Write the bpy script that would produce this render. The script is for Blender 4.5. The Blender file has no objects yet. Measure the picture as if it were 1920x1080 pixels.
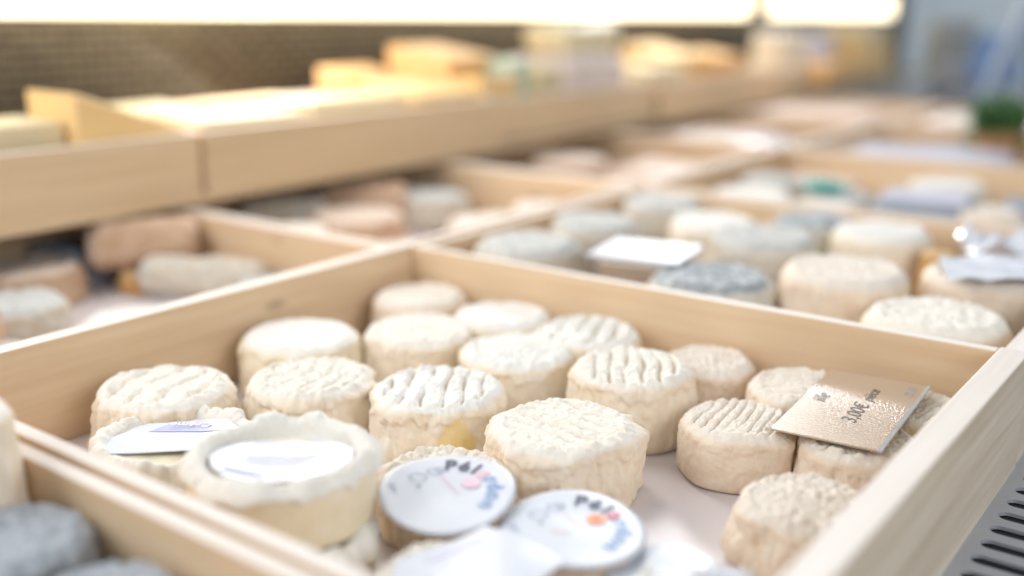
import bpy, bmesh, math, random
from math import pi, sin, cos, sqrt, exp, radians
from mathutils import Matrix, Vector, noise

S = 0.155            # one layout unit (camera height above the crate rims) in metres
BASE = 0.40          # layout height of the crate rims above the counter
scene = bpy.context.scene
COL = scene.collection

# ------------------------------------------------------------------ camera
TH = math.atan(535 / 1980.0); AZ = radians(36.9)
Fh = Vector((-sin(AZ), cos(AZ), 0)); Rt = Vector((cos(AZ), sin(AZ), 0)); Uz = Vector((0, 0, 1))
Fw = Fh * cos(TH) - Uz * sin(TH); Up = Fh * sin(TH) + Uz * cos(TH)
cd = bpy.data.cameras.new('camera'); cam = bpy.data.objects.new('camera', cd); COL.objects.link(cam)
mw = Matrix((Rt, Up, -Fw)).transposed().to_4x4()
mw.translation = Vector((0, 0, (BASE + 1) * S)); cam.matrix_world = mw
cd.sensor_width = 36; cd.lens = 36 * 1980 / 1920.0
cd.clip_start = 0.005; cd.clip_end = 60
cd.dof.use_dof = True; cd.dof.focus_distance = 2.98 * S; cd.dof.aperture_fstop = 2.4
scene.camera = cam

# ------------------------------------------------------------------ world, lights, exposure
w = bpy.data.worlds.new('World'); scene.world = w; w.use_nodes = True
bg = w.node_tree.nodes['Background']; bg.inputs[0].default_value = (0.86, 0.92, 1.0, 1); bg.inputs[1].default_value = 0.29
def area(name, loc, target, sx, sy, power, color):
    l = bpy.data.lights.new(name, 'AREA'); l.shape = 'RECTANGLE'; l.size = sx; l.size_y = sy
    l.energy = power; l.color = color
    o = bpy.data.objects.new(name, l); COL.objects.link(o)
    o.location = loc; o.rotation_euler = (Vector(target) - Vector(loc)).to_track_quat('-Z', 'Y').to_euler()
    return o
area('window_daylight', (-0.80, -0.30, 0.62), (-0.28, 0.42, 0.0), 0.75, 0.55, 4.6, (0.95, 0.97, 1.0))
area('right_fill', (0.70, 0.10, 0.50), (-0.28, 0.40, 0.0), 0.55, 0.40, 3.2, (0.93, 0.96, 1.0))  # unseen fill added to brighten the right rail, no real window
area('backdrop_fill', (-0.2, 2.9, 1.6), (-0.4, 3.7, 0.2), 0.8, 0.5, 9.0, (0.93, 0.97, 1.0))  # unseen light added to lift the far backdrop
area('case_lamp', (-0.86, 0.72, 0.36), (-0.30, 0.42, 0.0), 0.16, 1.5, 4.2, (1.0, 0.95, 0.88))
area('card_glare_lamp', (-0.87, 1.74, 0.70), (-0.25, 0.45, 0.0), 0.27, 0.19, 6.5, (0.95, 0.97, 1.0))  # unseen lamp added to throw the glare onto the price card
scene.view_settings.view_transform = 'Standard'; scene.view_settings.look = 'None'
scene.view_settings.exposure = 0.50; scene.view_settings.gamma = 1
scene.cycles.use_denoising = True
scene.cycles.max_bounces = 8

# ------------------------------------------------------------------ materials
def newmat(name):
    m = bpy.data.materials.new(name); m.use_nodes = True
    nt = m.node_tree; b = nt.nodes['Principled BSDF']
    return m, nt, b
def N(nt, t, **kw):
    n = nt.nodes.new(t)
    for k, v in kw.items(): setattr(n, k, v)
    return n
def L(nt, a, b): nt.links.new(a, b)
def mixc(nt, fac, a, b, mode='MIX'):
    n = N(nt, 'ShaderNodeMix', data_type='RGBA', blend_type=mode)
    for sock, v in ((n.inputs[0], fac), (n.inputs[6], a), (n.inputs[7], b)):
        if hasattr(v, 'links'): L(nt, v, sock)
        else: sock.default_value = v if not isinstance(v, tuple) else (*v, 1)
    return n.outputs[2]
def ramp(nt, fac, stops):
    n = N(nt, 'ShaderNodeValToRGB'); e = n.color_ramp.elements
    while len(e) > len(stops): e.remove(e[-1])
    while len(e) < len(stops): e.new(0.5)
    for i, (p, c) in enumerate(stops):
        e[i].position = p; e[i].color = (*c, 1) if isinstance(c, tuple) else (c, c, c, 1)
    L(nt, fac, n.inputs[0]); return n.outputs[0]
def tex(nt, scale, rnd=True, coord='Object'):
    tc = N(nt, 'ShaderNodeTexCoord'); mp = N(nt, 'ShaderNodeMapping')
    L(nt, tc.outputs[coord], mp.inputs[0]); mp.inputs['Scale'].default_value = scale
    if rnd:
        oi = N(nt, 'ShaderNodeObjectInfo'); ml = N(nt, 'ShaderNodeMath', operation='MULTIPLY')
        L(nt, oi.outputs['Random'], ml.inputs[0]); ml.inputs[1].default_value = 37.0
        L(nt, ml.outputs[0], mp.inputs['Location'])
    return mp.outputs[0]
def nz(nt, vec, scale=1.0, detail=4.0, rough=0.55):
    n = N(nt, 'ShaderNodeTexNoise'); L(nt, vec, n.inputs['Vector'])
    n.inputs['Scale'].default_value = scale; n.inputs['Detail'].default_value = detail; n.inputs['Roughness'].default_value = rough
    return n.outputs['Fac']
def bump(nt, b, h, strength, dist):
    n = N(nt, 'ShaderNodeBump'); L(nt, h, n.inputs['Height'])
    n.inputs['Strength'].default_value = strength; n.inputs['Distance'].default_value = dist
    L(nt, n.outputs[0], b.inputs['Normal'])

def wood(name, light, dark, rough=0.6, knots=True):
    m, nt, b = newmat(name)
    v = tex(nt, (7, 130, 130)); g = nz(nt, v, 1.0, 5, 0.6)
    v2 = tex(nt, (2.5, 24, 24)); g2 = nz(nt, v2, 1.0, 3, 0.5)
    c = mixc(nt, ramp(nt, g, [(0.3, 0.0), (0.72, 1.0)]), light, dark)
    c2 = mixc(nt, ramp(nt, g2, [(0.35, 0.0), (0.75, 0.55)]), c, tuple(x * 0.86 for x in dark))
    if knots:
        vv = N(nt, 'ShaderNodeTexVoronoi'); L(nt, tex(nt, (9, 22, 22)), vv.inputs['Vector']); vv.inputs['Scale'].default_value = 1.0
        k = ramp(nt, vv.outputs['Distance'], [(0.0, 1.0), (0.055, 0.55), (0.12, 0.0)])
        c2 = mixc(nt, k, c2, (0.16, 0.085, 0.045))
    L(nt, c2, b.inputs['Base Color']); b.inputs['Roughness'].default_value = rough
    b.inputs['Specular IOR Level'].default_value = 0.35
    bump(nt, b, g, 0.35, 0.0006)
    return m
WOOD = wood('pale_poplar', (0.85, 0.67, 0.46), (0.72, 0.50, 0.30))
WOODE = wood('pale_toplit_edge', (0.90, 0.85, 0.80), (0.80, 0.71, 0.62), knots=False)  # top-light brightness of the crate rims put into a paler wood colour
WOODW = wood('weathered_pale_wood', (0.80, 0.71, 0.57), (0.56, 0.45, 0.32))
WOODY = wood('honey_wood', (0.82, 0.64, 0.42), (0.72, 0.53, 0.32), knots=False)

def rind(name, side, side2, top, top2, sss=0.12, speck=None):
    m, nt, b = newmat(name)
    at = N(nt, 'ShaderNodeAttribute', attribute_name='rind')
    v = tex(nt, (1, 1, 1))
    n1 = nz(nt, v, 90, 4); n2 = nz(nt, v, 420, 5, 0.65); n3 = nz(nt, v, 70, 5, 0.7)
    cs = mixc(nt, ramp(nt, n1, [(0.35, 0.0), (0.7, 1.0)]), side, side2)
    ct = mixc(nt, ramp(nt, n2, [(0.38, 0.0), (0.66, 1.0)]), top, top2)
    ad = N(nt, 'ShaderNodeMath', operation='MULTIPLY_ADD'); L(nt, n1, ad.inputs[0]); ad.inputs[1].default_value = 0.5
    L(nt, at.outputs['Fac'], ad.inputs[2])
    c = mixc(nt, ramp(nt, ad.outputs[0], [(0.42, 0.0), (0.95, 1.0)]), cs, ct)
    ab = N(nt, 'ShaderNodeAttribute', attribute_name='bare')
    c = mixc(nt, ab.outputs['Fac'], c, (0.86, 0.66, 0.30))
    bloom = ramp(nt, n3, [(0.52, 0.0), (0.68, 0.45)])
    c = mixc(nt, bloom, c, top)
    if speck:
        n4 = nz(nt, v, 130, 6, 0.75)
        c = mixc(nt, ramp(nt, n4, [(0.48, 0.0), (0.60, 0.85)]), c, speck)
    L(nt, c, b.inputs['Base Color'])
    b.inputs['Roughness'].default_value = 0.72; b.inputs['Specular IOR Level'].default_value = 0.25
    b.inputs['Subsurface Weight'].default_value = sss; b.inputs['Subsurface Scale'].default_value = 0.004
    b.inputs['Subsurface Radius'].default_value = (1.0, 0.6, 0.35)
    n5 = nz(nt, v, 1100, 3, 0.6); a5 = N(nt, 'ShaderNodeMath', operation='MULTIPLY_ADD'); L(nt, n5, a5.inputs[0]); a5.inputs[1].default_value = 0.45; L(nt, n1, a5.inputs[2])
    add = N(nt, 'ShaderNodeMath', operation='MULTIPLY_ADD'); L(nt, n2, add.inputs[0]); add.inputs[1].default_value = 0.7
    L(nt, a5.outputs[0], add.inputs[2]); bump(nt, b, add.outputs[0], 0.45, 0.0009)
    return m
R_CREAM = rind('cream_rind', (0.86, 0.75, 0.60), (0.80, 0.66, 0.49), (0.87, 0.83, 0.75), (0.82, 0.75, 0.64), 0.05)
R_BEIGE = rind('beige_rind', (0.84, 0.71, 0.56), (0.77, 0.61, 0.46), (0.84, 0.77, 0.68), (0.78, 0.68, 0.56), 0.05)
R_WHITE = rind('white_rind', (0.86, 0.77, 0.62), (0.81, 0.68, 0.51), (0.86, 0.84, 0.79), (0.81, 0.77, 0.70), 0.06)
R_ASH = rind('ash_rind', (0.76, 0.70, 0.58), (0.60, 0.56, 0.48), (0.40, 0.43, 0.44), (0.20, 0.23, 0.25), 0.05, (0.72, 0.74, 0.74))
R_GREY = rind('grey_rind', (0.66, 0.58, 0.46), (0.55, 0.47, 0.37), (0.62, 0.62, 0.59), (0.42, 0.43, 0.42), 0.05, (0.70, 0.68, 0.62))
R_DARK = rind('dark_ash_rind', (0.24, 0.24, 0.23), (0.10, 0.105, 0.11), (0.50, 0.54, 0.58), (0.20, 0.22, 0.24), 0.03, (0.46, 0.48, 0.50))
R_ORANGE = rind('orange_rind', (0.62, 0.34, 0.12), (0.50, 0.26, 0.09), (0.72, 0.50, 0.28), (0.60, 0.38, 0.18))
R_PINK = rind('pinkish_rind', (0.66, 0.47, 0.33), (0.56, 0.36, 0.22), (0.76, 0.62, 0.51), (0.66, 0.52, 0.41))
R_PASTE = rind('smooth_cream_paste', (0.87, 0.77, 0.58), (0.82, 0.69, 0.48), (0.87, 0.84, 0.77), (0.83, 0.78, 0.68), 0.15)

def plain(name, col, rough=0.5, var=0.08, scale=60, metal=0.0, emit=0.0, bmp=0.0, bscale=300, spec=0.5, coat=0.0):
    m, nt, b = newmat(name)
    v = tex(nt, (1, 1, 1)); n = nz(nt, v, scale, 4)
    c = mixc(nt, n, tuple(max(0, x * (1 - var)) for x in col), tuple(min(1, x * (1 + var)) for x in col))
    L(nt, c, b.inputs['Base Color']); b.inputs['Roughness'].default_value = rough; b.inputs['Metallic'].default_value = metal
    b.inputs['Specular IOR Level'].default_value = spec; b.inputs['Coat Weight'].default_value = coat
    b.inputs['Coat Roughness'].default_value = 0.12
    if emit: b.inputs['Emission Color'].default_value = (*col, 1); b.inputs['Emission Strength'].default_value = emit
    if bmp: bump(nt, b, nz(nt, v, bscale, 3, 0.6), bmp, 0.0012)
    return m
LINER = plain('mauve_liner_paper', (0.76, 0.69, 0.69), 0.45, 0.12, 22, bmp=0.45, bscale=16)
STEEL = plain('brushed_steel', (0.46, 0.47, 0.50), 0.42, 0.08, 40, metal=0.3)
PAPER = plain('glossy_white_paper', (0.66, 0.69, 0.75), 0.38, 0.03, 30, bmp=0.08, bscale=90, coat=0.1)
PAPERB = plain('pale_blue_label_paper', (0.70, 0.76, 0.88), 0.3, 0.08, 50, bmp=0.06, bscale=90, coat=0.4)
LAV = plain('lavender_print', (0.42, 0.45, 0.70), 0.3, 0.10, 40, coat=0.3)
INKD = plain('dark_blue_ink', (0.06, 0.07, 0.13), 0.4, 0.1)
INKB = plain('light_blue_ink', (0.16, 0.33, 0.62), 0.4, 0.1)
INKR = plain('red_ink', (0.62, 0.07, 0.13), 0.4, 0.1)
INKG = plain('faint_grey_ink', (0.42, 0.45, 0.55), 0.4, 0.1)
INKO = plain('orange_print', (0.90, 0.33, 0.06), 0.4, 0.12, 120)
INKP = plain('pink_print', (0.82, 0.56, 0.64), 0.4, 0.12, 120)
INKK = plain('dark_pen_ink', (0.06, 0.05, 0.045), 0.4, 0.1)
WHITE = plain('white_print', (0.85, 0.86, 0.9), 0.4, 0.03)
YEL = plain('yellow_cheese_paste', (0.90, 0.62, 0.28), 0.45, 0.10, 30, bmp=0.15, bscale=60)
PALEY = plain('pale_yellow_cheese_paste', (0.84, 0.72, 0.46), 0.45, 0.06, 30, bmp=0.15, bscale=60)
ORG = plain('orange_cheese_paste', (0.86, 0.52, 0.22), 0.45, 0.12, 30, bmp=0.15, bscale=60)
PINKW = plain('warm_white_wrapping', (0.86, 0.74, 0.66), 0.35, 0.08, 40, bmp=0.4, bscale=40)
PINK = plain('beige_cheese_slab', (0.80, 0.62, 0.50), 0.35, 0.08, 40, bmp=0.4, bscale=40)
WRAP = plain('crumpled_white_wrapping', (0.78, 0.80, 0.86), 0.22, 0.05, 40, bmp=0.9, bscale=60, coat=0.4)
LAVP = plain('lavender_wrapping', (0.66, 0.66, 0.76), 0.3, 0.06, 40, bmp=0.4, bscale=40)
GREYB = plain('slate_blue_wrapping', (0.30, 0.35, 0.42), 0.4, 0.12, 40, bmp=0.3, bscale=40)
TEALM = plain('teal_foil', (0.10, 0.50, 0.47), 0.3, 0.2, 60)
GREEN = plain('green_leaf', (0.06, 0.16, 0.04), 0.5, 0.4, 60)
GREENB = plain('pale_green_print', (0.55, 0.66, 0.52), 0.4, 0.1, 60)
BLUE = plain('blue_cloth', (0.26, 0.42, 0.75), 0.7, 0.15, 30)
NAVY = plain('navy_cloth', (0.03, 0.045, 0.10), 0.7, 0.15, 30)
TERRA = plain('terracotta', (0.50, 0.26, 0.12), 0.7, 0.15, 30)
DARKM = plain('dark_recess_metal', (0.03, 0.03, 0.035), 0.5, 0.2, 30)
BACKD = plain('grey_blue_wall_paint', (0.62, 0.69, 0.72), 0.7, 0.12, 3)
TINM = plain('tin_metal', (0.55, 0.50, 0.45), 0.3, 0.08, 60, metal=0.7)
LAMP = plain('lit_lamp_diffuser', (1.0, 0.84, 0.58), 0.5, 0.0, 5, emit=2.5)
LAMPCAP = plain('lamp_end_cap', (0.62, 0.58, 0.50), 0.5, 0.05)
POSTM = plain('pale_blue_glass_edge', (0.50, 0.60, 0.74), 0.2, 0.05, 20)

def brick_wall():
    m, nt, b = newmat('woven_metal_screen')
    v = tex(nt, (1, 1, 1), rnd=False)
    br = N(nt, 'ShaderNodeTexBrick'); L(nt, v, br.inputs['Vector'])
    br.inputs['Scale'].default_value = 1.0; br.inputs['Brick Width'].default_value = 0.026; br.inputs['Row Height'].default_value = 0.0105
    br.inputs['Mortar Size'].default_value = 0.0024; br.inputs['Mortar Smooth'].default_value = 0.6
    br.inputs['Color1'].default_value = (0.17, 0.15, 0.11, 1); br.inputs['Color2'].default_value = (0.12, 0.105, 0.08, 1)
    br.inputs['Mortar'].default_value = (0.035, 0.028, 0.022, 1)
    L(nt, br.outputs['Color'], b.inputs['Base Color']); b.inputs['Roughness'].default_value = 0.45; b.inputs['Metallic'].default_value = 0.4
    return m
SCREEN = brick_wall()

def card_mat():
    m, nt, b = newmat('laminated_kraft_card')
    v = tex(nt, (1, 1, 1)); g = nz(nt, v, 40, 3)
    L(nt, mixc(nt, g, (0.50, 0.37, 0.26), (0.56, 0.43, 0.31)), b.inputs['Base Color'])
    b.inputs['Roughness'].default_value = 0.35; b.inputs['Coat Weight'].default_value = 1.0; b.inputs['Coat Roughness'].default_value = 0.06; b.inputs['Specular IOR Level'].default_value = 0.2
    n = N(nt, 'ShaderNodeBump'); L(nt, nz(nt, v, 900, 2, 0.5), n.inputs['Height'])
    # the laminate is pebbled towards one end of the card
    sp = N(nt, 'ShaderNodeSeparateXYZ'); tc = N(nt, 'ShaderNodeTexCoord'); L(nt, tc.outputs['Object'], sp.inputs[0])
    mr = N(nt, 'ShaderNodeMapRange'); L(nt, sp.outputs['X'], mr.inputs[0])
    mr.inputs[1].default_value = -0.02; mr.inputs[2].default_value = 0.022; mr.inputs[3].default_value = 1.0; mr.inputs[4].default_value = 0.06
    L(nt, mr.outputs[0], n.inputs['Strength']); n.inputs['Distance'].default_value = 0.0012
    L(nt, n.outputs[0], b.inputs['Coat Normal'])
    return m
CARD = card_mat()
def clear_mat():
    m, nt, b = newmat('clear_acrylic')
    b.inputs['Base Color'].default_value = (0.92, 0.95, 0.97, 1); b.inputs['Roughness'].default_value = 0.1
    b.inputs['Transmission Weight'].default_value = 0.6; b.inputs['IOR'].default_value = 1.45
    return m
ACRYL = clear_mat()

# ------------------------------------------------------------------ object helpers
def W(x, y, z): return Vector((x * S, y * S, (z + BASE) * S))
def link(name, me, mat, parent=None):
    o = bpy.data.objects.new(name, me); COL.objects.link(o)
    if mat: me.materials.append(mat)
    if parent: o.parent = parent
    return o
def tag(o, label=None, cat=None, group=None, kind=None):
    if label: o['label'] = label
    if cat: o['category'] = cat
    if group: o['group'] = group
    if kind: o['kind'] = kind
    return o
def empty(name, loc, rz, label, cat, group=None):
    o = bpy.data.objects.new(name, None); COL.objects.link(o); o.location = loc; o.rotation_euler = (0, 0, rz)
    o.empty_display_size = 0.02
    return tag(o, label, cat, group)
def smooth(me, v=True):
    me.polygons.foreach_set('use_smooth', [v] * len(me.polygons))
def box_mesh(lx, ly, lz, bev=0.004, seg=2, wob=0.0, seed=0, cuts=0):
    """box centred in x and y standing on z = 0, layout units"""
    bm = bmesh.new(); bmesh.ops.create_cube(bm, size=1)
    for v in bm.verts: v.co = Vector((v.co.x * lx, v.co.y * ly, (v.co.z + 0.5) * lz))
    if bev: bmesh.ops.bevel(bm, geom=bm.edges[:], offset=bev, segments=seg, profile=0.5, affect='EDGES')
    if cuts:
        bmesh.ops.subdivide_edges(bm, edges=[e for e in bm.edges if e.calc_length() > 0.05], cuts=cuts, use_grid_fill=True)
    for v in bm.verts:
        if wob: v.co += noise.noise_vector(v.co * 4 + Vector((seed, 0, 0))) * wob + noise.noise_vector(v.co * 14 + Vector((seed, 3, 0))) * wob * 0.4
        v.co *= S
    me = bpy.data.meshes.new('box'); bm.normal_update(); bm.to_mesh(me); bm.free()
    if wob: smooth(me)
    return me
def box(name, mat, cx, cy, z0, lx, ly, lz, parent=None, rz=0, bev=0.004, **kw):
    o = link(name, box_mesh(lx, ly, lz, bev, **kw), mat, parent)
    if parent: o.location = Vector((cx, cy, z0)) * S
    else: o.location = W(cx, cy, z0)
    o.rotation_euler = (0, 0, rz)
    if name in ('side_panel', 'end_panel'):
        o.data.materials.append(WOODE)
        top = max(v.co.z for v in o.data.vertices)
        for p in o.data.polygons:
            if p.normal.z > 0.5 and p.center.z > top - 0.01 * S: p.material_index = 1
    return o

def crate(x0, x1, y0, y1, label, group='open wooden crates of cheese', zt=0.0, zb=-0.385, t=0.042, floor=-0.335, mat=None, tr=None, fl=None, matr=None, cat='wooden crate', front=True):
    mat = mat or WOOD; tr = tr or t
    c = empty('wooden_crate', W((x0 + x1) / 2, (y0 + y1) / 2, zb), 0, label, cat, group)
    lx, ly, h = x1 - x0, y1 - y0, zt - zb
    f = floor - zb
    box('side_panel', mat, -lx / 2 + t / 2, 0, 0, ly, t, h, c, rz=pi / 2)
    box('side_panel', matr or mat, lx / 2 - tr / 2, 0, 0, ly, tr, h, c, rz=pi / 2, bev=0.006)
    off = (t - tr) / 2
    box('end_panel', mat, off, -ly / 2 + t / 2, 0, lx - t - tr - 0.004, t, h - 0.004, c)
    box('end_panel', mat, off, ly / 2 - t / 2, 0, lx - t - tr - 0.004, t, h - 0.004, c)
    box('base_panel', mat, off, 0, 0.002, lx - t - tr - 0.006, ly - 2 * t - 0.006, f - 0.01, c)
    if fl is not False:
        box('paper_liner', fl or LINER, off, 0, f - 0.0065, lx - t - tr - 0.02, ly - 2 * t - 0.02, 0.006, c, bev=0)
    return c

def sstep(a, b, x):
    t = max(0.0, min(1.0, (x - a) / (b - a))); return t * t * (3 - 2 * t)
def rid(p): return 1 - abs(noise.noise(p)) * 2

def lathe(prof, na, fn, bl=None):
    """prof: list of (rho, z); fn(theta, i, rho, z) -> (Vector, mask). First and last points are the poles."""
    vs, ms, fs, bs = [], [], [], []
    fn0 = fn
    def fn(*a):
        o = fn0(*a); bs.append(bl[0] if bl else 0.0); return o
    p, m = fn(0, 0, 0, prof[0][1]); vs.append(p); ms.append(m)
    rings = prof[1:-1]
    for i, (r, z) in enumerate(rings):
        for k in range(na):
            p, m = fn(2 * pi * k / na, i + 1, r, z); vs.append(p); ms.append(m)
    p, m = fn(0, len(prof) - 1, 0, prof[-1][1]); vs.append(p); ms.append(m)
    for k in range(na): fs.append((0, 1 + (k + 1) % na, 1 + k)[::-1])
    for i in range(len(rings) - 1):
        a = 1 + i * na; b = a + na
        for k in range(na):
            k2 = (k + 1) % na; fs.append((a + k, b + k, b + k2, a + k2))
    a = 1 + (len(rings) - 1) * na; e = len(vs) - 1
    for k in range(na): fs.append((a + k, e, a + (k + 1) % na))
    me = bpy.data.meshes.new('cheese'); me.from_pydata([v * S for v in vs], [], fs)
    at = me.attributes.new('rind', 'FLOAT', 'POINT'); at.data.foreach_set('value', ms)
    if bl: ab = me.attributes.new('bare', 'FLOAT', 'POINT'); ab.data.foreach_set('value', bs)
    smooth(me); me.update(); return me

def cheese_mesh(r, ht, seed, ga=None, gsp=0.055, gd=0.010, tw=0.006, sw=0.010, lip=0.004, na=240, nt=54, ns=30, rc=0.024, lop=0.035, dome=0.006, taper=0.10, bands=None, patch=None):
    prof = [(0, ht)]
    for i in range(1, nt + 1): prof.append(((r - rc) * (i / nt), ht))
    for i in range(1, 6):
        a = pi / 2 * i / 6; prof.append((r - rc + rc * sin(a), ht - rc + rc * cos(a)))
    i0 = len(prof)
    for i in range(ns + 1): prof.append((r, ht - rc - (ht - 2 * rc) * i / ns))
    i1 = len(prof)
    for i in range(1, 6):
        a = pi / 2 * i / 6; prof.append((r - rc + rc * cos(a), rc - rc * sin(a)))
    prof.append((r * 0.6, 0.0)); prof.append((0, 0.0))
    sd = Vector((seed * 7.13, seed * 3.71, seed * 1.37))
    bl = [0.0]
    cg, sg = cos(ga or 0), sin(ga or 0)
    def fn(th, i, rho, z):
        c, s = cos(th), sin(th)
        rf = 1 + lop * noise.noise(Vector((c * 1.1, s * 1.1, 0)) + sd) + lop * 0.5 * noise.noise(Vector((c * 3, s * 3, 2)) + sd)
        zz = z / ht
        rf *= 0.965 + 0.03 * sin(pi * max(0, min(1, zz))) + taper * (0.5 - zz)
        p = Vector((rho * rf * c, rho * rf * s, z)); q = p + sd
        wt = sstep(ht - rc * 1.05, ht - rc * 0.2, z) if i < i0 else 0.0
        ws = (1.0 - wt) if z > rc * 0.2 else 0.25
        hb = ht - rc - 0.002 - 0.028 * (0.5 + noise.noise(Vector((c * 2.2, s * 2.2, 5)) + sd)) - 0.02 * noise.noise(Vector((c * 9, s * 9, 5)) + sd)
        over = sstep(hb - 0.008, hb + 0.004, z)
        d = 0.0
        # wrinkled flanks: rounded puckers with sharp creases between them, mostly running up and down
        fold = abs(noise.noise(Vector((c * r * 11, s * r * 11, z * 5)) + sd + 0.5 * noise.noise_vector(q * 6)))
        fold2 = abs(noise.noise(Vector((c * r * 34, s * r * 34, z * 20)) + sd))
        bare = 0.0
        if patch:
            dth = (th - patch[0] + pi) % (2 * pi) - pi
            rag = 0.25 * noise.noise(q * 16)
            bare = ws * sstep(1.15, 0.8, sqrt((dth / patch[1]) ** 2 + ((z - patch[2]) / patch[3]) ** 2) + rag)
        d += ws * (1 - bare) * (sw * 2.9 * (fold - 0.22) + sw * 0.9 * (fold2 - 0.2)) + ws * sw * 0.9 * noise.noise(q * 6)
        d += ws * lip * over * (1 - bare) - bare * .004
        d += ws * 0.0022 * noise.noise(q * 75)
        bl[0] = bare
        if bands: d += ws * bands * sin(z * 150 + 2 * noise.noise(q * 5))
        zd = 0.0; mk = wt * wt
        if wt > 0:
            rel = rho / r
            zd += dome * (1 - rel * rel) + 0.010 * noise.noise(q * 4)
            if ga is not None:
                u = (p.x * cg + p.y * sg) / gsp + 0.45 * noise.noise(q * 6) + 0.15 * noise.noise(q * 20)
                fr = u - math.floor(u) - 0.5
                edge = 1 - sstep(0.80, 0.97, rel)
                g = exp(-(fr / 0.13) ** 2) * edge * max(0.15, 0.7 + 1.1 * noise.noise(q * 10))
                zd -= gd * 2.0 * g; mk -= 0.55 * g
                zd += gd * 0.25 * cos(fr * 2 * pi + pi) * edge * 0
            wr = 1.6 * abs(noise.noise(Vector((q.x, q.y, q.z * .3)) * 34 + 0.6 * noise.noise_vector(q * 9))); wr2 = 1.6 * abs(noise.noise(q * 55 + Vector((3, 1, 7))))
            zd += tw * 1.5 * (wr - 0.35) + tw * 0.8 * (wr2 - 0.35)
            zd += 0.0014 * noise.noise(q * 120)
            mk += 0.25 * (wr - 0.35)
            # a raised, slightly ragged shoulder round the top
            zd += 0.010 * exp(-((rel - 0.84) / 0.07) ** 2) * (0.6 + 0.8 * noise.noise(Vector((c * 5, s * 5, 9)) + sd))
        p.x += c * d; p.y += s * d; p.z += zd * wt
        if z <= 0.0: p.z = 0.0
        p.z = max(0.0, p.z)
        return p, max(0.0, min(1.0, mk + 0.10 * noise.noise(q * 11)))
    return lathe(prof, na, fn, bl if patch else None)

def crown_mesh(r, ht, seed, depth=0.045, pleats=26, skirt=0.07, na=220):
    prof = [(0, ht - depth)]
    for i in range(1, 12): prof.append((0.76 * r * i / 11, ht - depth))
    for i in range(1, 7): prof.append((0.76 * r + 0.05 * r * i / 6, ht - depth + depth * sstep(0, 1, i / 6)))
    for i in range(1, 7): prof.append((0.81 * r + 0.17 * r * i / 6, ht + 0.012 * sin(pi * i / 6)))
    a0 = len(prof)
    for i in range(1, 8): prof.append((r * (0.98 + 0.07 * sin(pi / 2 * i / 7)), ht - skirt * i / 7))
    a1 = len(prof)
    prof.append((r * 1.0, ht - skirt)); prof.append((r * 0.97, ht - skirt + 0.01))
    for i in range(0, 12): prof.append((r * (0.97 + 0.015 * sin(pi * i / 11)), (ht - skirt) * (1 - i / 11.5)))
    prof.append((0.90 * r, 0.0)); prof.append((0, 0.0))
    sd = Vector((seed * 5.1, seed * 2.3, seed))
    def fn(th, i, rho, z):
        c, s = cos(th), sin(th); q0 = Vector((c, s, 0))
        rel = rho / r
        pl = min(1.0, 1.7 * abs(noise.noise(q0 * pleats * 0.17 + sd)))
        big = noise.noise(q0 * 3.2 + sd)
        inrim = sstep(0.76, 0.85, rel) if i < a1 else 0
        rim = sstep(0.82, 1.0, rel) if i < a1 + 1 else 0
        rf = 1 + 0.03 * noise.noise(q0 + sd)
        rr = rho * rf + rim * 0.016 * (pl - 0.5) + rim * 0.012 * big + 0.004 * noise.noise(Vector((c * rho * 20, s * rho * 20, z * 20)) + sd)
        zz = z
        if i < a0: zz += inrim * (0.016 * big + 0.009 * (pl - 0.5) + 0.008 * noise.noise(q0 * 14 + sd))
        elif i < a1 + 2:
            t = min(1.0, (i - a0 + 1) / 7.0)
            zz += (1 - t) * (0.020 * big + 0.010 * (pl - 0.5)) + t * (0.022 * noise.noise(q0 * 6 + sd) + 0.008 * (0.5 - pl))
        mk = 1.0 if (i < a1 + 1 and rel > 0.74) else 0.15
        p = Vector((rr * c, rr * s, max(0, zz)))
        if i < 12: p.z += 0.004 * noise.noise(p * 14 + sd)
        return p, mk
    return lathe(prof, na, fn)

def put(me, mat, name, x, y, z, label, cat='goat cheese', group=None, rz=0, tilt=(0, 0)):
    o = link(name, me, mat); o.location = W(x, y, z); o.rotation_euler = (tilt[0], tilt[1], rz)
    return tag(o, label, cat, group)

def text_mesh(body, size, shear=0.0, bold=0.0):
    cu = bpy.data.curves.new('lettering', 'FONT'); cu.body = body; cu.size = size; cu.shear = shear; cu.offset = bold
    cu.align_x = 'CENTER'; cu.extrude = 0.00004
    o = bpy.data.objects.new('tmp', cu); COL.objects.link(o)
    dg = bpy.context.evaluated_depsgraph_get(); me = bpy.data.meshes.new_from_object(o.evaluated_get(dg))
    bpy.data.objects.remove(o); bpy.data.curves.remove(cu); me.materials.clear()
    return me
def join_meshes(items):
    bm = bmesh.new()
    for me, M in items:
        me.transform(M); bm.from_mesh(me)
    out = bpy.data.meshes.new('lettering'); bm.to_mesh(out); bm.free(); return out

# ------------------------------------------------------------------ the setting
def structure(o): o['kind'] = 'structure'; return o
structure(box('counter', plain('counter_steel', (0.34, 0.34, 0.37), 0.4, 0.1, 20, metal=0.6), -3.0, 9.0, -0.44, 9.0, 22.0, 0.05, bev=0))
structure(box('wall', BACKD, -2.0, 24.0, -3.0, 20.0, 0.2, 9.0, bev=0))

# perforated back screen of the shelf
sc = box('back_screen', SCREEN, 0, 0, 0, 22.0, 2.2, 0.05, bev=0)
sc.rotation_euler = (pi / 2, 0, pi / 2); sc.location = W(-6.45, 10.0, 0.3)
tag(sc, 'brown woven metal screen standing behind the trays on the back shelf', 'screen')

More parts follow.
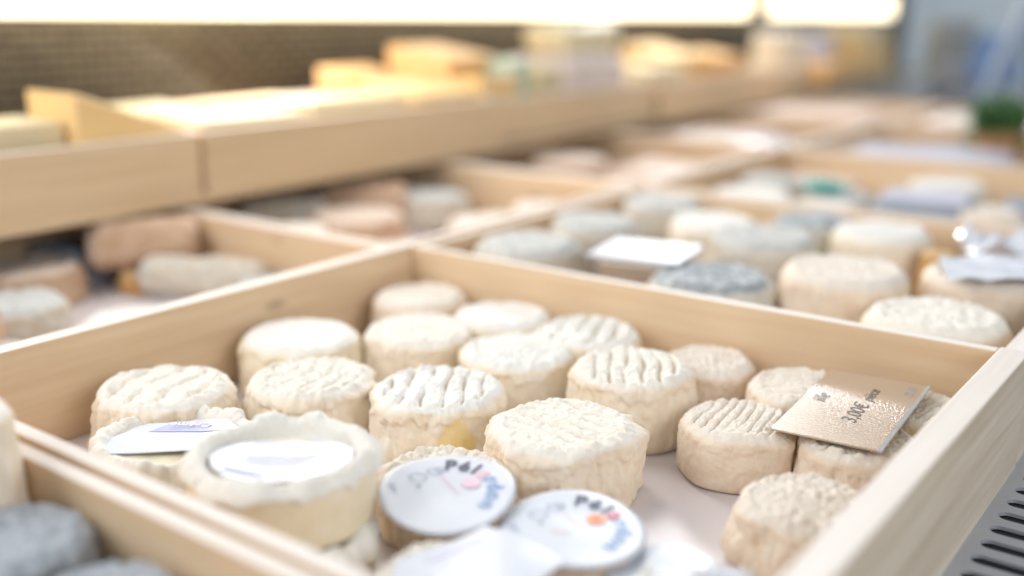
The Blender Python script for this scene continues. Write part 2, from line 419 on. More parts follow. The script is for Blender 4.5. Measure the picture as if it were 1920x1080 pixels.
# lit tubes over the shelf
def lamp(y0, y1, z0, z1, label):
    e = empty('lamp', W(-6.0, (y0 + y1) / 2, (z0 + z1) / 2), 0, label, 'lamp', 'lit lamps over the back shelf')
    ln = y1 - y0; sl = math.atan2(z1 - z0, ln)
    d = box('diffuser', LAMP, 0, 0, 0.0, ln, 0.16, 0.34, e, bev=0.05, seg=4); d.rotation_euler = (0, -sl, pi / 2)
    for s in (-1, 1):
        cpp = box('end_cap', LAMPCAP, 0, s * (ln / 2 + 0.045), s * (z1 - z0) / 2 - 0.01, 0.18, 0.08, 0.36, e, bev=0.02)
lamp(0.0, 12.95, 0.952, 0.835, 'long lit white lamp over the left and middle of the back shelf')
lamp(13.5, 18.6, 0.825, 0.77, 'shorter lit white lamp at the far right end of the back shelf')

# steel grille beside the crate
def grille():
    cu = bpy.data.curves.new('g', 'CURVE'); cu.dimensions = '2D'; cu.fill_mode = 'BOTH'; cu.extrude = 0.0008
    def poly(pts):
        sp = cu.splines.new('POLY'); sp.points.add(len(pts) - 1)
        for p, (x, y) in zip(sp.points, pts): p.co = (x * S, y * S, 0, 1)
        sp.use_cyclic_u = True
    X0, X1, Y0, Y1 = -0.56, 0.5, 0.6, 7.0
    poly([(X0, Y0), (X1, Y0), (X1, Y1), (X0, Y1)])
    y = 0.7
    while y < 6.9:
        xa, xb, h = -0.495, -0.15, 0.026
        pts = [(xb + h * sin(a), y + h * cos(a)) for a in [pi * k / 8 for k in range(9)]] + [(xa - h * sin(a), y - h * cos(a)) for a in [pi * k / 8 for k in range(9)]]
        poly(pts)
        pts = [(px + 0.42, py) for px, py in pts]; poly(pts)
        y += 0.0975
    o = bpy.data.objects.new('t', cu); COL.objects.link(o)
    dg = bpy.context.evaluated_depsgraph_get(); me = bpy.data.meshes.new_from_object(o.evaluated_get(dg))
    bpy.data.objects.remove(o); me.materials.clear()
    return me
g = link('grille', grille(), STEEL); g.location = W(0, 0, -0.375); tag(g, 'grey steel ventilation grille with rounded slots beside the main crate', 'grille')
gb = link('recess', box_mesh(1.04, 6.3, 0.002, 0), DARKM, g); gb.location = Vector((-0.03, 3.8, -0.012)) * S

# ------------------------------------------------------------------ crates
GC = 'open wooden crates of cheese'
crate(-3.03, -0.555, 1.180, 3.305, 'pale wooden crate in front holding the small cream goat cheeses and kraft price card', GC, tr=0.085, matr=WOODW)
crate(-3.03, -0.57, -0.95, 1.165, 'wooden crate at the lower left edge holding bluish grey ash cheeses', GC, zt=-0.006)
crate(-3.03, -0.56, 3.325, 5.25, 'wooden crate behind the main one holding larger grey cheeses and a tin', GC, zt=-0.02, matr=WOODW, tr=0.08)
crate(-3.03, -0.56, 5.27, 7.30, 'wooden crate with the teal wrapped cheese and the slate blue block', GC, zt=-0.01)
crate(-3.03, -0.56, 7.32, 9.35, 'far wooden crate with flat white parcels and the herb pot', GC, zt=-0.01)
crate(-5.10, -3.055, 1.15, 3.23, 'wooden crate under the shelf holding the thick pinkish log and grey logs', GC, zt=-0.012)
crate(-5.10, -3.055, 3.25, 5.28, 'wooden crate under the shelf holding pinkish beige slabs, left row middle', GC, zt=-0.012)
crate(-5.10, -3.055, 5.30, 7.40, 'wooden crate under the shelf holding one round pinkish cheese with a brown rim', GC, zt=-0.012)
crate(-5.10, -3.055, 7.42, 9.50, 'wooden crate farthest down the left row under the shelf, with pale pink parcels', GC, zt=-0.012)

lo = dict(na=110, nt=18, ns=16)
crate(-3.03, -0.56, 9.40, 11.4, 'blurred wooden crate beyond the herb pot crate', GC, zt=-0.01)
crate(-5.10, -3.055, 9.55, 11.6, 'wooden crate at the very end of the left row', GC, zt=-0.012)
# ------------------------------------------------------------------ cheeses of the main crate
FL = -0.335
GM = 'small goat cheeses in the main crate'
# name,x,y,r,ht,mat,label,params
main = [
 (-2.690, 1.800, .212, .20, R_CREAM, 'broad grooved goat cheese in the left corner, behind the lavender labelled one', dict(ga=radians(23), gsp=.085, gd=.013, sw=.012, tw=.003)),
 (-2.750, 2.407, .216, .20, R_PASTE, 'smooth topped yellowish goat cheese against the left wall of the main crate', dict(tw=.001, sw=.009, lip=.006)),
 (-2.756, 3.055, .195, .20, R_BEIGE, 'smooth goat cheese tucked in the back corner of the main crate', dict(tw=.002, sw=.006)),
 (-2.480, 2.738, .206, .19, R_CREAM, 'softly wrinkled goat cheese in front of the corner one', dict(tw=.005, sw=.011)),
 (-2.335, 3.050, .192, .20, R_WHITE, 'flat smooth goat cheese against the back wall, right of the corner one', dict(tw=.001, sw=.004)),
 (-2.397, 2.136, .204, .20, R_CREAM, 'rumpled goat cheese with peeling skin, above the big label recess cheese', dict(ga=radians(20), gsp=.06, gd=.005, tw=.006, sw=.015, lip=.010)),
 (-2.006, 2.289, .208, .205, R_WHITE, 'deeply grooved goat cheese with a bare yellow patch on its side', dict(ga=radians(31), gsp=.060, gd=.015, tw=.004, sw=.014, lip=.010, patch=(radians(-33), .30, .105, .06))),
 (-2.055, 2.763, .205, .19, R_WHITE, 'goat cheese with a flat chalky top between two grooved ones', dict(tw=.006, sw=.007, lip=.008)),
 (-1.952, 3.045, .200, .205, R_WHITE, 'goat cheese with long slanting grooves near the back wall', dict(ga=radians(23), gsp=.062, gd=.014, tw=.003, sw=.004)),
 (-1.594, 2.759, .200, .225, R_CREAM, 'tall goat cheese with straight white grooves, touching the large folded one', dict(ga=radians(33), gsp=.050, gd=.010, tw=.005, sw=.011, lip=.006)),
 (-1.490, 3.080, .159, .18, R_BEIGE, 'small greyish goat cheese by the back wall, right of the tall grooved one', dict(tw=.006, sw=.006)),
 (-1.536, 2.280, .222, .20, R_CREAM, 'large sharp goat cheese with fine ridges and heavy folds, behind the two round paper labels', dict(ga=radians(80), gsp=.050, gd=.015, tw=.004, sw=.017, lip=.006, lop=.05)),
 (-1.193, 2.694, .177, .165, R_BEIGE, 'neat round goat cheese standing alone on the bare liner, left of the price card', dict(ga=radians(9), gsp=.031, gd=.0055, tw=.003, sw=.005, lip=.003)),
 (-1.140, 3.020, .172, .185, R_BEIGE, 'goat cheese behind the price card, its left half showing', dict(ga=radians(100), gsp=.034, gd=.007, tw=.004, sw=.005, lip=.003)),
 (-0.868, 2.775, .178, .160, R_BEIGE, 'ridged goat cheese under the front edge of the price card', dict(ga=radians(118), gsp=.036, gd=.008, tw=.004, sw=.006, lip=.003)),
 (-0.815, 3.095, .160, .170, R_CREAM, 'goat cheese between the price card and the right wall of the crate', dict(ga=radians(-20), gsp=.034, gd=.007, tw=.004, sw=.006)),
 (-0.835, 2.300, .175, .165, R_BEIGE, 'lumpy pale goat cheese at the lower right, leaning on the right wall', dict(tw=.006, sw=.012, dome=.02)),
 (-1.665, 1.915, .180, .160, R_BEIGE, 'brownish crimped goat cheese under the left round paper label', dict(ga=0, gsp=.04, gd=.008, sw=.014)),
 (-1.195, 1.830, .165, .150, R_PINK, 'goat cheese under the round paper label with the orange emblem', dict(sw=.006)),
 (-1.310, 1.520, .165, .165, R_CREAM, 'cream goat cheese under the bent white paper', dict(sw=.006)),
 (-0.900, 1.840, .135, .140, R_WHITE, 'small goat cheese under the crumpled clear wrapping at the bottom edge', dict(sw=.006)),
]
for i, (x, y, r, ht, m, lab, kw) in enumerate(main):
    put(cheese_mesh(r, ht, i + 1, **kw), m, 'goat_cheese', x, y, FL, lab, 'goat cheese', GM)

# rim-and-recess cheeses
c2 = put(crown_mesh(.225, .170, 31, depth=.014, pleats=30, skirt=.075), R_PASTE, 'soft_cheese', -2.389, 1.62, FL, 'soft cheese with crimped white rim and lavender label on top', 'soft cheese', 'soft cheeses with crimped rims')
c20 = put(crown_mesh(.215, .150, 33, depth=.03, pleats=22, skirt=.05), R_PASTE, 'soft_cheese', -1.770, 1.47, FL, 'soft cheese at the bottom of the stack of two by the front panel', 'soft cheese', 'soft cheeses with crimped rims')
c19 = put(crown_mesh(.220, .165, 35, depth=.032, pleats=15, skirt=.028), R_PASTE, 'soft_cheese', -1.815, 1.51, FL + .152, 'big ragged rimmed soft cheese topping the stack of two', 'soft cheese', 'soft cheeses with crimped rims')

def sheet(pts, th=0.003, bend=None, sub=3):
    """a thin sheet from a planar outline in layout units"""
    bm = bmesh.new(); f = bm.faces.new([bm.verts.new((x, y, 0)) for x, y in pts])
    bmesh.ops.triangulate(bm, faces=[f])
    bmesh.ops.subdivide_edges(bm, edges=bm.edges[:], cuts=sub, use_grid_fill=True)
    if bend:
        for v in bm.verts: v.co.z += bend(v.co.x, v.co.y)
    r = bmesh.ops.extrude_face_region(bm, geom=bm.faces[:])
    for v in [g for g in r['geom'] if isinstance(g, bmesh.types.BMVert)]: v.co.z += th
    for v in bm.verts: v.co *= S
    bmesh.ops.recalc_face_normals(bm, faces=bm.faces[:])
    me = bpy.data.meshes.new('sheet'); bm.to_mesh(me); bm.free(); return me
def facing(): return -pi / 2 + math.atan2(Rt.y, Rt.x) + pi / 2   # in-plane angle of the camera's right

RZ = math.atan2(Rt.y, Rt.x)
# label in the hollow of the front soft cheese
hexa = [(-.135, .0), (-.128, .035), (-.09, .075), (-.04, .092), (.05, .095), (.10, .07), (.134, .03), (.135, -.015), (.11, -.055), (.05, -.08), (-.02, -.086), (-.085, -.07), (-.12, -.04)]
lb = link('paper_label', sheet(hexa, bend=lambda x, y: .012 * (x / .13) ** 2), PAPER); lb.scale = (1.25, 1.3, 1); lb.location = W(-1.815, 1.51, FL + .152 + .165 - .028); lb.rotation_euler = (0, 0, RZ)
tag(lb, 'white paper label lying in the hollow of the big soft cheese', 'paper label')
ti = link('printed_band', sheet([(-.07, .058), (.05, .066), (.05, .045), (-.07, .035)], th=.0006), PAPERB, lb); ti.location = (0, 0, .0038 * S)
ti2 = link('printed_band', sheet([(-.10, -.028), (-.02, -.045), (-.02, -.06), (-.10, -.045)], th=.0006), LAV, lb); ti2.location = (0, 0, .012 * S)
for k in range(4):
    pl_ = link('printed_line', sheet([(-.07, .018 - .014 * k), (.08 - .012 * k, .022 - .014 * k), (.08 - .012 * k, .018 - .014 * k), (-.07, .014 - .014 * k)], th=.0004, sub=1, bend=lambda x, y: .012 * (x / .13) ** 2), INKG, lb); pl_.location = (0, 0, .0038 * S)
# label on the wrapped cheese
l2 = link('paper_label', sheet([(-.175, -.03), (-.10, .085), (.10, .10), (.155, .03), (.14, -.09), (-.13, -.10)], bend=lambda x, y: .004 * sin(x * 14)), PAPERB); l2.scale = (1.12, 1.12, 1); l2.location = W(-2.389, 1.625, FL + .170 - .002); l2.rotation_euler = (0, 0, RZ)
tag(l2, 'pale blue and lavender paper label on the crimped cheese at the left', 'paper label')
q = link('printed_panel', sheet([(-.03, .085), (.09, .092), (.14, .03), (.06, .015), (-.08, .03)], th=.0006, bend=lambda x, y: .004 * sin(x * 14)), LAV, l2); q.location = (0, 0, .0042 * S)
tm = text_mesh('Crème', .038 * S, bold=0.00003)
t2 = link('lettering', tm, WHITE, l2); t2.location = Vector((.02, .068, .011)) * S; t2.rotation_euler = (0, 0, pi)

# round paper labels with arc lettering
def disc_label(x, y, z, r, tilt, label, emblem, ink_a, ink_b, a0, bow):
    e = empty('round_label', W(x, y, z), 0, label, 'paper label', 'round printed paper labels')
    e.rotation_euler = Matrix.Rotation(0, 3, 'X').to_euler()
    M = Matrix.Rotation(RZ, 4, 'Z') @ Matrix.Rotation(tilt, 4, 'X'); e.rotation_euler = M.to_euler()
    bm = bmesh.new(); rings = []
    def zf(px, py): return bow * (px / r) ** 2 - 0.35 * bow * (py / r) ** 2 + .0025 * noise.noise(Vector((px * 9 + x, py * 9, 1)))
    c = bm.verts.new((0, 0, zf(0, 0)))
    for i in range(1, 13):
        rr = r * i / 12; rings.append([bm.verts.new((rr * cos(2 * pi * k / 72), rr * sin(2 * pi * k / 72), zf(rr * cos(2 * pi * k / 72), rr * sin(2 * pi * k / 72)))) for k in range(72)])
    for k in range(72):
        bm.faces.new((c, rings[0][k], rings[0][(k + 1) % 72]))
        for i in range(11): bm.faces.new((rings[i][k], rings[i + 1][k], rings[i + 1][(k + 1) % 72], rings[i][(k + 1) % 72]))
    ex = bmesh.ops.extrude_face_region(bm, geom=bm.faces[:])
    for v in [g for g in ex['geom'] if isinstance(g, bmesh.types.BMVert)]: v.co.z -= .004
    for v in bm.verts: v.co *= S
    bmesh.ops.recalc_face_normals(bm, faces=bm.faces[:])
    me = bpy.data.meshes.new('disc'); bm.to_mesh(me); bm.free(); smooth(me)
    link('paper_disc', me, PAPER, e)
    def drape(me):
        for v in me.vertices: v.co.z += zf(v.co.x / S, v.co.y / S) * S + 0.0030 * S
        me.update(); return me
    def arc(word, angs, ink, nm='lettering', size=.061, rad=.70, bold=.00022):
        items = []
        for ch, a in zip(word, angs):
            a = radians(a)
            M = Matrix.Translation((rad * r * S * cos(a), rad * r * S * sin(a), 0)) @ Matrix.Rotation(a - pi / 2, 4, 'Z') @ Matrix.Translation((0, -.02 * S, 0))
            items.append((text_mesh(ch, size * S, bold=bold), M))
        o = link(nm, drape(join_meshes(items)), ink, e); return o
    arc('Pél', [a0 + 5, a0 - 13, a0 - 29], INKD)
    arc('a', [a0 - 44], ink_a, size=.066)
    arc('rdon', [a0 - 61, a0 - 77, a0 - 97, a0 - 117], ink_b, bold=.00008)
    def blob(nm, cx, cy, rx, ry, ink, hole=0.0):
        bm = bmesh.new()
        A = [bm.verts.new((S * (cx + rx * cos(2 * pi * k / 32)), S * (cy + ry * sin(2 * pi * k / 32)), 0)) for k in range(32)]
        if hole:
            B = [bm.verts.new((S * (cx + rx * hole * cos(2 * pi * k / 32)), S * (cy + ry * hole * sin(2 * pi * k / 32)), 0)) for k in range(32)]
            for k in range(32): bm.faces.new((A[k], A[(k + 1) % 32], B[(k + 1) % 32], B[k]))
        else: bm.faces.new(A)
        me = bpy.data.meshes.new(nm); bm.to_mesh(me); bm.free(); return link(nm, drape(me), ink, e)
    blob('emblem', .34 * r, .20 * r, .023, .023, emblem, 0.45 if emblem is INKP else 0)
    b2 = blob('emblem', .34 * r, .20 * r, .0105, .0105, INKR if emblem is INKO else emblem); b2.location.z = .0004 * S
    blob('stamp_ring', -.22 * r, .52 * r, .019, .017, INKG, .80); blob('stamp_ring', -.45 * r, .33 * r, .022, .020, INKG, .84)
    blob('stamp_ring', -.14 * r, .56 * r, .012, .012, INKG, .72)
    def strip(pts, wd, ink):
        bm = bmesh.new(); pv = None
        for i, (px, py) in enumerate(pts):
            j = min(i + 1, len(pts) - 1); k = max(i - 1, 0)
            d = Vector((pts[j][0] - pts[k][0], pts[j][1] - pts[k][1])).normalized(); n = Vector((-d.y, d.x)) * wd
            cur = (bm.verts.new((S * (px * r + n.x), S * (py * r + n.y), 0)), bm.verts.new((S * (px * r - n.x), S * (py * r - n.y), 0)))
            if pv: bm.faces.new((pv[0], pv[1], cur[1], cur[0]))
            pv = cur
        me = bpy.data.meshes.new('printed_line'); bm.to_mesh(me); bm.free(); link('printed_line', drape(me), ink, e)
    strip([(-.10, .38), (-.02, .25), (.08, .08), (.18, -.08)], .0016, INKP)
    if emblem is INKO: strip([(-.30, -.10), (-.18, -.14), (-.02, -.13)], .0014, INKO if emblem is INKO else INKG)
    strip([(-.86, .12), (-.80, .02), (-.72, -.06)], .0030, INKG)
    strip([(-.80, .14), (-.76, .06)], .0022, INKG)
    blob('printed_dot', -.42 * r, .10 * r, .004, .004, INKD)
    return e
disc_label(-1.520, 1.765, -.135, .166, radians(8), 'round paper label with pink emblem and lettering, left one of the lettered pair', INKP, INKP, INKB, 84, .010)  # glare washing out this emblem is put into its pink ink colour
disc_label(-1.205, 1.835, -.160, .170, radians(3), 'round paper label with orange emblem and lettering, right one of the lettered pair', INKO, INKR, INKB, 72, -.008)

# bent white paper
bp = link('wrapping_paper', sheet([(-.17, -.14), (-.165, -.02), (.0, .15), (.19, .02), (.10, -.13)], bend=lambda x, y: -.25 * max(0, -y + .02) ** 1.5 + .006 * sin(x * 22) + .02 * max(0, x) , sub=5), PAPER)
bp.location = W(-1.265, 1.56, FL + .195); bp.rotation_euler = (0, 0, RZ - .1)
tag(bp, 'bent white paper sheet lying on the cheese at the bottom centre', 'wrapping paper')
pb = link('printed_band', sheet([(-.12, .0), (-.02, .10), (.01, .085), (-.09, -.01)], th=.0006, bend=lambda x, y: -.25 * max(0, -y + .02) ** 1.5 + .006 * sin(x * 22) + .02 * max(0, x)), LAVP, bp); pb.location = (0, 0, .0036 * S)

# pale label plus crumpled clear wrapping
pl = link('paper_label', sheet([(.10 * cos(2 * pi * k / 20) * 1.25, .10 * sin(2 * pi * k / 20) * 1.25) for k in range(20)], bend=lambda x, y: .005 * sin(x * 20)), PAPER)
pl.location = W(-.965, 1.83, FL + .143); pl.rotation_euler = (0, 0, RZ); tag(pl, 'plain pale round paper label beside the crumpled wrapping at the bottom edge', 'paper label')
def crumple(pts, amp, seed, sub=7, th=.003):
    return sheet(pts, th, bend=lambda x, y: amp * abs(noise.noise(Vector((x * 17, y * 17, seed)))) + amp * .6 * abs(noise.noise(Vector((x * 40, y * 40, seed)))), sub=sub)
cw = link('clear_wrapping', crumple([(-.15, -.13), (-.02, .0), (.06, .08), (.13, .04), (.16, -.10), (.05, -.16)], .045, 3), WRAP)
cw.location = W(-.885, 1.80, FL + .150); cw.rotation_euler = (0, 0, RZ); tag(cw, 'crumpled shiny white wrapping on the small cheese at the bottom edge', 'wrapping')

# price card
pc = empty('price_card', W(-.940, 2.905, FL + .192), 0, 'glossy kraft coloured price card lying across the goat cheeses at the right', 'price card')
M = Matrix.Rotation(math.atan2(.60, -.03) - .0, 4, 'Z') @ Matrix.Rotation(radians(-2.0), 4, 'Y') @ Matrix.Rotation(radians(-1.0), 4, 'X'); pc.rotation_euler = M.to_euler()
box('card_body', CARD, 0, 0, 0, .53, .295, .006, pc, bev=.001)
box('clear_edge', ACRYL, 0, -.1535, -.001, .53, .012, .008, pc, bev=.001)
def card_text(s, cx, cy, size, sh=.25, ink=INKK):
    t = link('lettering', text_mesh(s, size * S, sh, bold=-.00001), ink, pc); t.location = Vector((cx, cy, .0068)) * S
card_text('3,00€', -.045, -.045, .064); card_text('pièce', .105, -.040, .048, .35)
card_text('ille', .02, .078, .060, .35)
card_text('22 17', .19, -.130, .036, .2, INKG)

# ------------------------------------------------------------------ front-left crate
GA = 'cheeses in the lower left crate'

put(cheese_mesh(.20, .46, 41, tw=.004, sw=.008, **lo), R_CREAM, 'goat_cheese', -2.34, .945, FL, 'tall cream coloured cheese cut off by the left edge of the photo', 'goat cheese', GA)
put(cheese_mesh(.175, .275, 42, tw=.006, sw=.006, rc=.045, **lo), R_DARK, 'goat_cheese', -2.02, .955, FL, 'blue grey ash coated cheese in the lower left corner, higher of the two', 'goat cheese', GA)
put(cheese_mesh(.165, .25, 43, tw=.006, sw=.006, rc=.045, **lo), R_DARK, 'goat_cheese', -1.68, .95, FL, 'blue grey ash coated cheese at the bottom edge, lower of the two', 'goat cheese', GA)

# ------------------------------------------------------------------ crate behind
GB = 'round cheeses in the crate behind'
back = [
 (-2.70, 3.72, .245, .26, R_GREY, 'dark grey topped cheese in the left corner of the crate behind, left of the tin', {}),
 (-2.72, 4.30, .225, .26, R_GREY, 'grey cream cheese directly behind the tin along the left wall', {}),
 (-2.72, 4.97, .22, .26, R_GREY, 'grey cream cheese farthest back in the left corner of the crate behind', {}),
 (-2.26, 4.66, .225, .26, R_WHITE, 'whitish cheese behind and right of the tin', {}),
 (-1.80, 3.70, .250, .25, R_ASH, 'blue grey ash cheese with a speckled top, right of the tin', {}),
 (-1.90, 4.43, .255, .27, R_GREY, 'wide grey cheese behind the speckled ash one', {}),
 (-1.88, 4.98, .205, .26, R_ASH, 'bluish ash cheese by the back wall of the crate behind', {}),
 (-1.35, 3.95, .255, .29, R_BEIGE, 'tall cream cheese right of the speckled ash cheese', {}),
 (-1.48, 4.78, .225, .29, R_WHITE, 'cream grey cheese behind the tall cream one', {}),
 (-.925, 3.66, .250, .25, R_CREAM, 'rounded beige cheese nearest the right corner of the crate behind', {}),
 (-.905, 4.22, .240, .29, R_BEIGE, 'beige cheese carrying the white price paper at the right', {}),
]
for i, (x, y, r, ht, m, lab, kw) in enumerate(back):
    put(cheese_mesh(r, ht + .05, i + 51, tw=.007, sw=.006, rc=.045, gd=0, **lo), m, 'round_cheese', x, y, FL, lab, 'round cheese', GB)
t = empty('tin', W(-2.17, 3.84, FL + .04), radians(10), 'small square tin with a bright white lid standing among the round cheeses', 'tin')
box('tin_body', TINM, 0, 0, 0, .34, .30, .265, t, bev=.02); box('lid', PAPER, 0, 0, .267, .40, .36, .016, t, bev=.006)
box('printed_band', LAV, .0, .02, .2845, .20, .06, .001, t, bev=0)
wp = link('price_paper', crumple([(-.20, -.14), (-.12, .16), (.26, .18), (.24, -.13)], .03, 8), WRAP); wp.location = W(-.84, 4.16, FL + .365); wp.scale = (1.3, 1.2, 1); wp.rotation_euler = (0, 0, RZ); tag(wp, 'creased white paper with grey print on the beige cheese at the right edge', 'price paper')
pk = put(cheese_mesh(.19, .22, 70, **lo), R_PINK, 'round_cheese', -.88, 4.90, FL, 'pinkish cheese in the far right corner of the crate behind', 'round cheese', GB)
oc = put(cheese_mesh(.075, .30, 71, na=60, nt=8, ns=10), R_ORANGE, 'orange_cheese', -1.19, 4.63, FL, 'small orange cheese between the pinkish cheese and the cream grey one', 'cheese')
cr = link('wrapping', crumple([(-.22, -.15), (-.18, .14), (.1, .2), (.3, .1), (.24, -.16)], .12, 12), WRAP); cr.location = W(-.90, 4.93, FL + .26); cr.scale = (1.3, 1.3, 1.6); cr.rotation_euler = (0, 0, RZ); tag(cr, 'crumpled white wrapping heaped on the pinkish cheese at the right edge', 'wrapping')

# ------------------------------------------------------------------ third and fourth crates of the right row
GF = 'wrapped cheeses in the far crates'
put(cheese_mesh(.25, .24, 80, **lo), R_WHITE, 'round_cheese', -2.60, 5.85, FL, 'pale cheese in the third crate, left of the teal wrapped one', 'round cheese', GF)
tc = put(cheese_mesh(.21, .25, 81, **lo), R_GREY, 'round_cheese', -2.13, 6.05, FL, 'grey cheese holding the teal wrapper, third crate', 'round cheese', GF)
tw_ = link('teal_wrapper', crumple([(-.16, -.10), (-.12, .10), (.08, .12), (.14, -.06)], .09, 21), TEALM); tw_.location = W(-2.20, 6.02, FL + .26); tw_.rotation_euler = (0, 0, RZ); tag(tw_, 'crumpled teal green wrapper on a grey cheese in the third crate', 'wrapper')
sb = empty('wrapped_block', W(-1.66, 6.10, FL), radians(8), 'slate blue wrapped block with a pale top in the third crate', 'wrapped cheese', GF)
box('block', GREYB, 0, 0, 0, .52, .42, .26, sb, bev=.03, wob=.01, cuts=3); box('pale_top', LAVP, 0, 0, .262, .46, .36, .03, sb, bev=.012)
put(box_mesh(.40, .40, .22, .04, wob=.02, cuts=3, seed=4), WRAP, 'wrapped_block', -.98, 5.75, FL, 'white wrapped block right of the slate blue one in the third crate', 'wrapped cheese', GF)
put(box_mesh(.45, .35, .22, .04, wob=.02, cuts=3, seed=5), GREYB, 'wrapped_block', -1.15, 6.60, FL, 'grey blue wrapped block behind the white one, third crate', 'wrapped cheese', GF)
put(box_mesh(.5, .4, .2, .04, wob=.02, cuts=3, seed=6), PINK, 'wrapped_block', -2.55, 6.8, FL, 'flat pinkish parcel at the back left of the third crate', 'wrapped cheese', GF)
put(box_mesh(1.1, 1.0, .26, .05, wob=.03, cuts=3, seed=7), LAVP, 'white_parcel', -2.25, 8.1, FL, 'flat whitish parcel filling the left of the fourth crate', 'parcel', GF)
put(box_mesh(.75, .9, .26, .05, wob=.03, cuts=3, seed=8), LAVP, 'white_parcel', -1.10, 8.0, FL, 'flat whitish parcel filling the right of the fourth crate', 'parcel', GF)
put(box_mesh(1.3, 1.1, .3, .06, wob=.04, cuts=3, seed=41), PINKW, 'white_parcel', -2.2, 10.4, FL, 'warm white parcel in the crate beyond the herb pot', 'parcel', GF)
put(box_mesh(1.3, 1.1, .3, .06, wob=.04, cuts=3, seed=42), PINK, 'beige_parcel', -4.1, 10.5, FL, 'beige parcel in the last crate of the left row', 'parcel', GF)
for i, (x, y, rr, m, lab) in enumerate([
  (-2.10, 5.62, .20, R_WHITE, 'white cheese between the pale one and the slate blue block, third crate'),
  (-1.30, 6.02, .18, R_BEIGE, 'small beige cheese squeezed right of the slate blue block, third crate'),
  (-2.70, 6.38, .21, R_GREY, 'grey cheese along the left wall of the third crate'),
  (-1.75, 6.85, .24, R_WHITE, 'white cheese by the back wall of the third crate'),
  (-.90, 7.0, .22, R_WHITE, 'white cheese in the back right corner of the third crate')]):
    put(cheese_mesh(rr, .25, 140 + i, **lo), m, 'round_cheese', x, y, FL, lab, 'round cheese', GF)
for i, (x, y, rr, m, lab) in enumerate([
  (-3.42, 5.75, .24, R_BEIGE, 'beige cheese nearest the rail in the third crate under the shelf'),
  (-4.05, 5.65, .22, R_GREY, 'mottled grey cheese at the front of the third crate under the shelf'),
  (-3.50, 4.98 + .0, .20, R_BEIGE, 'small beige cheese in the far corner of the middle crate under the shelf'),
  (-4.10, 3.60, .17, R_BEIGE, 'small pale cheese by the front divider of the middle crate under the shelf'),
  (-3.95, 2.00 - .25, .19, R_PINK, 'beige brown cheese at the near end of the first crate under the shelf'),
  (-4.05, 8.0, .26, R_BEIGE, 'beige cheese left of the white parcel in the farthest left crate')]):
    put(cheese_mesh(rr, .15 + .02 * i, 150 + i, **lo), m, 'round_cheese', x, y, FL, lab, 'round cheese', 'cheeses under the shelf')
# herb pot
hp = empty('herb_pot', W(-1.95, 8.95, FL + .0), 0, 'small terracotta pot of green herbs at the far right', 'potted herb')
pot = link('pot', cheese_mesh(.19, .36, 90, taper=-.25, sw=0, lip=0, tw=0, **lo), TERRA, hp)
bm = bmesh.new(); rnd = random.Random(4)
for k in range(420):
    a = rnd.uniform(0, 2 * pi); rr = .22 * sqrt(rnd.random()); hh = rnd.uniform(.34, .66) - rr * .4
    c = Vector((rr * cos(a), rr * sin(a), hh)); u = Vector((rnd.uniform(-1, 1), rnd.uniform(-1, 1), rnd.uniform(-.3, 1))).normalized(); v = u.orthogonal().normalized()
    l, wd = rnd.uniform(.05, .09), .022
    bm.faces.new([bm.verts.new((c + p) * S) for p in (-u * l, v * wd, u * l, -v * wd)])
me = bpy.data.meshes.new('leaves'); bm.to_mesh(me); bm.free(); link('foliage', me, GREEN, hp)

# ------------------------------------------------------------------ left row under the shelf
GL = 'cheeses under the shelf'
def log_mesh(r, ln, seed, **kw):
    me = cheese_mesh(r, ln, seed, na=90, nt=10, ns=26, lop=.03, rc=.075, taper=0, **kw)
    me.transform(Matrix.Rotation(pi / 2, 4, 'X')); me.transform(Matrix.Translation((0, ln * S / 2, r * S))); return me
put(log_mesh(.125, .52, 101, sw=.006), R_PINK, 'cheese_log', -4.44, 2.93, FL + .085, 'thick pinkish beige cheese log under the shelf, lying on an orange one', 'cheese log', GL, rz=radians(-36))
put(cheese_mesh(.11, .09, 102, **lo), R_ORANGE, 'orange_cheese', -4.36, 2.86, FL, 'orange cheese beneath the thick pinkish log', 'cheese', GL)
put(log_mesh(.095, .62, 103, sw=.008), R_GREY, 'cheese_log', -4.02, 2.96, FL, 'grey ash dusted log in front of the thick pinkish log', 'cheese log', GL, rz=radians(-62))
put(cheese_mesh(.20, .13, 104, **lo), R_GREY, 'round_cheese', -3.93, 3.02 - .0, FL + .0, 'flat grey cheese right of the ash dusted log', 'round cheese', GL).location = W(-3.55, 3.00, FL)
put(cheese_mesh(.22, .15, 105, **lo), R_GREY, 'round_cheese', -4.15, 2.10, FL, 'flat brownish grey cheese at the left edge under the shelf', 'round cheese', GL)
put(cheese_mesh(.24, .17, 109, **lo), R_PINK, 'round_cheese', -4.60, 2.42, FL, 'flat beige cheese left of the logs, near the left edge', 'round cheese', GL)
put(cheese_mesh(.20, .10, 110, **lo), R_WHITE, 'round_cheese', -3.70, 2.35, FL, 'thin whitish cheese in front of the ash dusted log', 'cheese', GL)
put(box_mesh(.40, .30, .18, .05, wob=.015, cuts=3, seed=11), GREYB, 'cheese_slab', -4.85, 2.80, FL, 'dark grey slab deep under the shelf at the left', 'cheese', GL)
put(log_mesh(.14, .55, 106, sw=.006), R_PINK, 'cheese_log', -4.55, 4.55, FL, 'pinkish log in the middle crate under the shelf', 'cheese log', GL, rz=radians(-50))
put(log_mesh(.12, .50, 107, sw=.006), R_GREY, 'cheese_log', -4.70, 4.05, FL, 'grey log in the middle crate under the shelf', 'cheese log', GL, rz=radians(-50))
put(cheese_mesh(.27, .19, 111, **lo), R_PINK, 'round_cheese', -4.20, 4.15, FL, 'round beige cheese in front of the logs in the middle crate under the shelf', 'cheese', GL)
